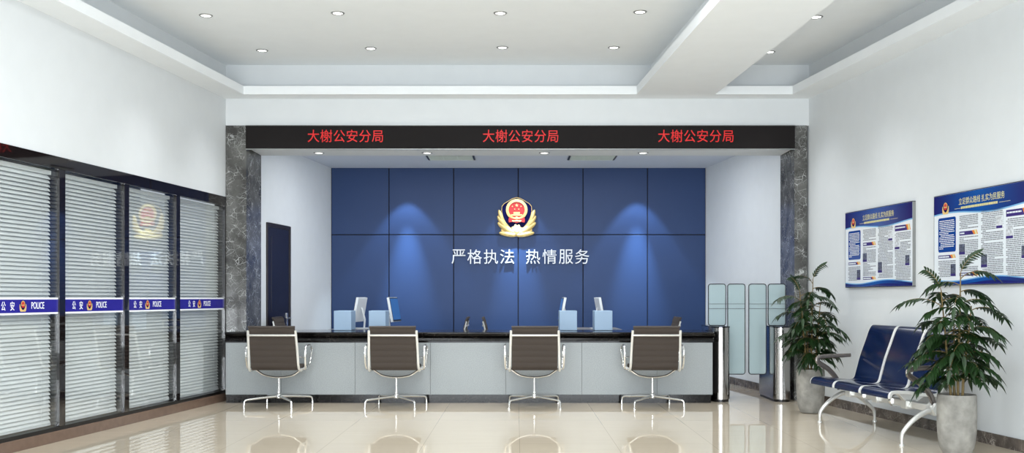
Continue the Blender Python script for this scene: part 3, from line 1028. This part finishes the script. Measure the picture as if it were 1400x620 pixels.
# ------------------------------------------------------------------ turnstiles
def turnstile(xc, sgn, lab):
    t = thing('turnstile', lab, 'turnstile', (xc, 11.98, 0), 0, 'steel speed gates')
    r, y0, y1 = .105, -.42, .42
    def stadium(rr, inset=0):
        pts = []
        for k in range(17):
            a = PI + PI * k / 16
            pts.append((rr * math.cos(a), y0 + r + rr * math.sin(a)))
        for k in range(9):
            a = PI / 2 * 0 + PI * k / 8
            pts.append((rr * math.cos(a), y1 - r + rr * math.sin(a)))
        return pts
    MB().prism_z(stadium(r - .012), 0, .03).build('foot', M['black_gasket'], t, 30)
    MB().prism_z(stadium(r), .03, .872).build('housing', M['steel'], t, 30)
    MB().prism_z(stadium(r + .004), .872, .888).build('top_cap', M['steel_cap'], t, 30, bevel=.002)
    yw = -.11
    # short wing standing over the housing, tall wing reaching into the lane
    def wing(x0, x1, z0, z1_):
        w = MB().prism_y(rrect(x0, x1, z0, z1_, .028), yw - .005, yw + .005).build('glass_wing', M['wing_glass'], t, 0)
        op = rrect(x0, x1, z0, z1_, .028)
        MB().tube([(a, yw, b) for a, b in op], .0068, 6, closed=True).build('wing_edge', M['wing_edge'], w)
    wing(-.103, .103, .892, 1.388)
    xo = sgn * .232
    wing(xo - .103, xo + .103, .306, 1.388)
    xa, xb = (-.103, xo + .103) if sgn > 0 else (xo - .103, .103)
    for z in (1.150, 1.094):
        MB().box(xa, xb, yw - .007, yw + .007, z - .0022, z + .0022).build('clamp_bar', M['wing_edge'], t, 0)
    return t
turnstile(2.412, 1, 'rounded steel turnstile with glass wings beside the counter end')
turnstile(3.13, -1, 'rounded steel turnstile with glass wings beside the right marble column')

# ------------------------------------------------------------------ notice boards
def board_mesh(W, H):
    """one printed sheet: list of material slots and a mesh, local x 0..W, z 0..-H, facing -y"""
    mats = [M['board_white'], M['board_text'], M['board_blue'], M['board_navy'], M['board_cyan'], M['board_gold'], M['board_orange'], M['board_purple'], M['photo_dark'], M['photo_pale'], M['gold'], M['badge_navy'], M['badge_red'], M['board_header']]
    rnd = random.Random(5)
    mb = MB()
    y = -.032

    def rect(x0, x1, t0, t1, lay, mat):
        mb.cm = mat
        yy = y - .0006 * lay
        mb.prism_y([(x0, -t1), (x1, -t1), (x1, -t0), (x0, -t0)], yy - .0004, yy + .0003)

    def poly(p, lay, mat):
        mb.cm = mat
        yy = y - .0006 * lay
        mb.prism_y([(a, -b) for a, b in p], yy - .0004, yy + .0003)
    rect(0, W, 0, H, 0, 0)
    n = 40
    def wave(x, base, amp, ph): return base + amp * math.sin(x / W * 2 * PI * 1.0 + ph)
    # header: navy with brighter middle, pale blue rim line
    for lay, mat, off, a, b in ((1, 4, .012, 0, 1), (2, 13, 0, 0, 1)):
        xs = [W * (a + (b - a) * k / n) for k in range(n + 1)]
        poly([(x, 0.001) for x in (xs[0], xs[-1])] + [(x, H * (.215 - .022 * math.sin(x / W * 2 * PI * 1.1 + .4)) + off) for x in xs[::-1]], lay, mat)
    for lay, mat, off in ((1, 4, -.010), (2, 13, 0), (3, 3, .03)):
        xs = [W * k / n for k in range(n + 1)]
        poly([(xs[0], H - .001), (xs[-1], H - .001)] + [(x, min(H - .002, H * (.945 + .022 * math.sin(x / W * 2 * PI * 1.1 + .2)) + off)) for x in xs[::-1]], lay, mat)
    # titles
    def txt(body, x0, x1, t0, t1, lay, mat, offset=0):
        mb.cm = mat
        add_text(mb, body, (x0 + x1) / 2, -(t0 + t1) / 2, x1 - x0, t1 - t0, y - .0006 * lay, .0004, offset)
    txt('立足群众路线 扎实为民服务', .286 * W, .753 * W, .048, .108, 5, 5, .003)
    # fine print too small to read: rows of dashes
    def rows(x0, x1, t0, t1, lay, mat, pitch=.0152, hh=.0085, wmin=.008, wmax=.05, brk=.03):
        t = t0
        while t + hh < t1:
            x = x0 + (rnd.random() < .25 and brk > 0) * .02
            while x < x1 - .006:
                w = min(rnd.uniform(wmin, wmax), x1 - x)
                rect(x, x + w, t, t + hh, lay, mat)
                x += w + rnd.uniform(.003, .006)
                if rnd.random() < brk:
                    break
            t += pitch
    rows(.31 * W, .691 * W, .124, .15, 5, 5, .03, .02, .012, .02, 0)
    rect(.24 * W, .317 * W, .135, .138, 5, 5)
    rect(.70 * W, .806 * W, .135, .138, 5, 5)
    mb.cm = 10
    small_badge(mb, .137 * W, -.118, .105, y - .0035, (10, 11, 12))
    # blue text box
    mb.cm = 2
    bx0, bx1, bt0, bt1 = .05 * W, .25 * W, .25 * H, .635 * H
    mb.prism_y([(a, b) for a, b in rrect(bx0, bx1, -bt1, -bt0, .02)], y - .0014, y - .0003)
    rows(bx0 + .02, bx1 - .02, bt0 + .025, bt1 - .02, 4, 0, .0165, .0075)
    def tagbar(x0, x1, t0, t1):
        rect(x0, x1 - .05, t0, t1, 1, 7)
        poly([(x1 - .09, t0), (x1 - .02, t0 - .004), (x1, t1), (x1 - .06, t1)], 2, 6)
        poly([(x1 - .055, t0), (x1 - .025, t0 - .004), (x1 - .01, t1), (x1 - .035, t1)], 3, 5)
        rows(x0 + .012, x1 - .1, t0 + (t1 - t0) * .3, t1, 3, 0, .05, .013, .02, .04)
    c1 = (.05 * W, .25 * W); c2 = (.29 * W, .488 * W); c3 = (.52 * W, .737 * W); c4 = (.764 * W, .978 * W)
    tagbar(c1[0], c1[1], .668 * H, .705 * H)
    rows(c1[0], c1[1], .73 * H, .93 * H, 1, 1)
    rows(c2[0], c2[1], .255 * H, .40 * H, 1, 1)
    tagbar(c2[0], c2[1], .425 * H, .468 * H)
    rows(c2[0], c2[1], .485 * H, .86 * H, 1, 1)
    tagbar(c2[0], c2[1], .872 * H, .908 * H)
    rows(c3[0], c3[1], .235 * H, .905 * H, 1, 1)
    tagbar(c4[0], c4[1], .262 * H, .33 * H)
    rows(c4[0], c4[1], .35 * H, .93 * H, 1, 1)
    for x0, x1, t0, t1, mt in ((c2[0] - .004, c2[0] + .085, .56, .675, 8), (c3[1] - .09, c3[1] - .01, .31, .435, 9), (c3[0], c3[0] + .085, .69, .825, 8), (c4[0], c4[0] + .09, .42, .55, 9), (c4[1] - .1, c4[1] - .02, .63, .755, 8), (c1[1] - .08, c1[1], .77, .905, 8)):
        rect(x0 - .006, x1 + .006, t0 * H - .005, t1 * H + .004, 2, 0)
        rect(x0, x1, t0 * H, t1 * H, 3, mt)
        rect(x0, x1, t1 * H - .022, t1 * H, 4, 7)
    return mb, mats


def board(ya, yb, zt, zb, lab):
    """far end ya, near end yb"""
    W = (ya - yb) / CL
    H = zt - zb
    t = thing('notice_board', lab, 'notice board', on_right(ya, zt, .002), RW, 'notice boards on the right wall')
    MB().box(0, W, -.030, 0, -H, 0).build('backing', M['trim_grey'], t, 0)
    MB().box(-.004, W + .004, -.033, -.001, 0, .006).box(-.004, 0, -.033, -.001, -H, 0).box(-.004, W + .004, -.033, -.001, -H - .006, -H).build('frame', M['black_gasket'], t, 0)
    mb, mats = board_mesh(W, H)
    mb.build('printed_sheet', mats, t, 0)
    return t
board(10.755, 9.39, 2.14, 1.338, 'blue and white printed notice board, far one, left of the pair')
board(9.017, 7.65, 2.14, 1.338, 'blue and white printed notice board, near one, cut by the right picture edge')

# ------------------------------------------------------------------ beam seating
def bench():
    base = on_right(9.77)
    t = thing('beam_bench', 'three-seat waiting bench, navy seats on silver frame, against the right wall', 'bench', base, RW)
    # local x runs towards the camera, local y = -distance from wall
    def sx(y): return (9.77 - y) / CL
    edges = [9.90, 9.385, 8.87, 8.355]
    prof = catmull([(0, -.815, .375), (0, -.812, .405), (0, -.78, .428), (0, -.66, .425), (0, -.5, .405), (0, -.41, .40), (0, -.365, .425), (0, -.34, .50), (0, -.30, .64), (0, -.24, .80), (0, -.205, .895), (0, -.18, .935), (0, -.155, .94)], 5)
    def band(th, a, b, up=0):
        out, inn = [], []
        for i, p in enumerate(prof):
            q = prof[min(i + 1, len(prof) - 1)] - prof[max(i - 1, 0)]
            n = Vector((0, -q.z, q.y)).normalized()
            out.append((p.y + n.y * (th / 2 + up), p.z + n.z * (th / 2 + up)))
            inn.append((p.y - n.y * (th / 2 - up), p.z - n.z * (th / 2 - up)))
        return out + inn[::-1]
    for i in range(3):
        a, b = sx(edges[i]) + .006, sx(edges[i + 1]) - .006
        MB().strip_x(band(.022, a, b, .004), a + .02, b - .02).build('seat', M['seat_blue'], t, 45)
        for xx in (a, b - .022):
            MB().strip_x(band(.029, 0, 0), xx, xx + .022).build('seat_edge', M['alu_white'], t, 45, bevel=.004)
        m = (a + b) / 2
        MB().strip_x([(-.62, .395), (-.36, .385), (-.44, .33), (-.56, .33)], m - .03, m + .03).box(m - .045, m + .045, -.56, -.44, .262, .34).build('seat_bracket', M['alu_white'], t, 30, bevel=.004)
        if i < 2:
            MB().tube([(b - .01, -.5, .305), (b + .03, -.5, .305)], .052, 12).build('beam_clamp', M['alu'], t)
    xe0, xe1 = sx(9.86), sx(8.19)
    MB().box(xe0, xe1, -.535, -.465, .275, .335).build('beam', M['alu_white'], t, 0, bevel=.008)
    MB().tube([(xe1, -.5, .305), (xe1 + .035, -.5, .305)], .058, 6).tube([(xe1 - .07, -.5, .305), (xe1 - .03, -.5, .305)], .06, 12).build('beam_end_cap', M['alu_white'], t, 20)
    for yy in (9.77, 8.235):
        x = sx(yy)
        lp = catmull([(x, -.785, .015), (x, -.783, .09), (x, -.755, .14), (x, -.68, .215), (x, -.58, .275), (x, -.5, .29), (x, -.42, .275), (x, -.315, .2), (x, -.235, .13), (x, -.218, .085), (x, -.215, .015)], 5)
        n = len(lp)
        rr = [.014 + .016 * (1 - abs(2 * i / (n - 1) - 1)) for i in range(n)]
        mb = MB().tube(lp, rr, 10, flat=(1.05, .8))
        for yy_ in (-.785, -.215):
            mb.lathe([(0, 0), (.02, 0), (.02, .01), (.014, .018), (0, .018)], (x, yy_, 0), 14)
        mb.build('leg', M['alu_white'], t, 60)
    for yy in (9.93, 8.225):
        x = sx(yy)
        ap = catmull([(x, -.5, .31), (x, -.54, .42), (x, -.62, .51), (x, -.705, .565), (x, -.735, .60), (x, -.715, .628), (x, -.64, .64), (x, -.5, .645), (x, -.385, .65)], 6)
        n = len(ap)
        rr = [.023 - .012 * max(0, i / n - .35) for i in range(n)]
        MB().tube(ap, rr, 10, flat=(1.15, .5, (1, 0, 0))).build('armrest', M['arm_bronze'], t, 60)
    return t
bench()

# ------------------------------------------------------------------ potted plants
def leaflet(mb, base, d, up, L, W):
    """folded lance-shaped leaf along d"""
    d = d.normalized()
    side = d.cross(up).normalized()
    nrm = side.cross(d).normalized()
    ts = (0, .18, .42, .7, 1.0)
    ws = (0.12, .8, 1.0, .62, 0.0)
    mid, lft, rgt = [], [], []
    for t, w in zip(ts, ws):
        c = base + d * (L * t) - Vector((0, 0, 1)) * (L * .35 * t * t)
        mid.append(c - nrm * (W * .12 * w))
        lft.append(c + side * (W * .5 * w) + nrm * W * .1 * w)
        rgt.append(c - side * (W * .5 * w) + nrm * W * .1 * w)
    o = len(mb.v)
    mb.v += [tuple(p) for p in lft + mid + rgt]
    k = len(ts)
    for i in range(k - 1):
        mb.f += [(o + i, o + k + i, o + k + i + 1, o + i + 1), (o + k + i, o + 2 * k + i, o + 2 * k + i + 1, o + k + i + 1)]
        mb.m += [0, 0]


def potted_plant(loc, seed, lab, rot):
    rnd = random.Random(seed)
    t = thing('potted_plant', lab, 'potted plant', loc, rot, 'tall potted plants by the bench')
    MB().lathe([(0, 0), (.085, 0), (.105, .008), (.125, .05), (.139, .12), (.145, .2), (.147, .3), (.146, .4), (.144, .455), (.140, .466), (.128, .466), (.124, .455), (.122, .43), (0, .43)], seg=40).build('pot', M['concrete'], t, 40)
    MB().lathe([(0, .444), (.06, .442), (.121, .436), (.121, .425), (0, .425)], seg=24).build('soil', M['soil'], t)
    fol = MB()
    stems = []
    for (bx, by, tx, ty, h) in ((.01, .0, .03, .0, 1.42), (-.035, .02, -.11, .03, 1.28), (.03, -.03, .10, -.03, 1.16), (.0, .04, .03, .12, 1.05)):
        pts = catmull([(bx, by, .43), (bx + (tx - bx) * .25 + rnd.uniform(-.01, .01), by + (ty - by) * .3, .7), (bx + (tx - bx) * .6, by + (ty - by) * .6, .43 + (h - .43) * .6), (tx, ty, h)], 8)
        n = len(pts)
        MB().tube(pts, [.011 - .007 * i / n for i in range(n)], 7).build('stem', M['stem'], t)
        stems.append(pts)
    twig = MB()
    ga = rnd.uniform(0, 6)
    for si, pts in enumerate(stems):
        nf = (23, 17, 15, 12)[si]
        for j in range(nf):
            f = .16 + .84 * (j + .5) / nf
            p = pts[min(len(pts) - 1, int(f * (len(pts) - 1)))]
            ga += 2.4 + rnd.uniform(-.3, .3)
            top = p.z > 1.33
            Lr = rnd.uniform(.24, .33) * (1.0 if p.z < 1.22 else .84)
            el = rnd.uniform(.25, .7) if not top else rnd.uniform(.7, 1.1)
            hd = Vector((math.cos(ga), math.sin(ga) * .72, 0))
            if hd.x * 1 > .2 and loc[0] + .3 > XR(loc[1]) and False:
                continue
            # arching rachis
            rp = [p.copy()]
            q = p.copy()
            ns = 10
            for k in range(ns):
                a = el - (k / ns) * 1.25
                q = q + (hd * math.cos(a) + Vector((0, 0, 1)) * math.sin(a)) * (Lr / ns)
                rp.append(q.copy())
            twig.tube(rp, [.0042 - .0028 * k / ns for k in range(ns + 1)], 5)
            for k in range(2, ns + 1):
                d = (rp[k] - rp[k - 1]).normalized()
                sd = d.cross(Vector((0, 0, 1))).normalized()
                LL = .105 * (1 - .35 * abs(k / ns - .5)) * rnd.uniform(.85, 1.1)
                for s in (-1, 1):
                    dd = d * .62 + sd * s * .8 + Vector((0, 0, rnd.uniform(-.35, .02)))
                    leaflet(fol, rp[k], dd, Vector((0, 0, 1)), LL, .028)
            leaflet(fol, rp[-1], rp[-1] - rp[-2], Vector((0, 0, 1)), .11, .034)
    # tip sprays
    for pts in stems[:2]:
        p = pts[-1]
        hd = Vector((.75, .1, 0)) if pts is stems[0] else Vector((-.5, -.2, 0))
        rp = [p.copy()]
        q = p.copy()
        for k in range(8):
            a = 1.2 - k / 8 * .9
            q = q + (hd.normalized() * math.cos(a) + Vector((0, 0, 1)) * math.sin(a)) * .028
            rp.append(q.copy())
            d = (rp[-1] - rp[-2]).normalized()
            sd = d.cross(Vector((0, .9, .3))).normalized()
            for s in (-1, 1):
                leaflet(fol, q, d * 1.0 + sd * s * .6, Vector((0, -1, .4)), .075, .02)
        twig.tube(rp, .003, 5)
    mt = twig.build('twig', M['stem'], t, 40)
    # leaves stay on this side of the wall
    inv = Matrix.Rotation(-rot, 4, 'Z')
    fo = fol.build('foliage', M['leaf'], t, 60)
    for ob in (fo, mt):
        for v in ob.data.vertices:
            w = Matrix.Rotation(rot, 4, 'Z') @ v.co + Vector(loc)
            lim = XR(w.y) - .03
            if w.x > lim:
                w.x = lim - (w.x - lim) * .2
                v.co = inv @ (w - Vector(loc))
    return t
potted_plant((3.127, 10.5, 0), 11, 'tall green plant in a grey concrete pot at the far end of the bench', 0.3)
potted_plant((3.452, 7.74, 0), 4, 'tall green plant in a grey concrete pot at the near end of the bench', 0.0)
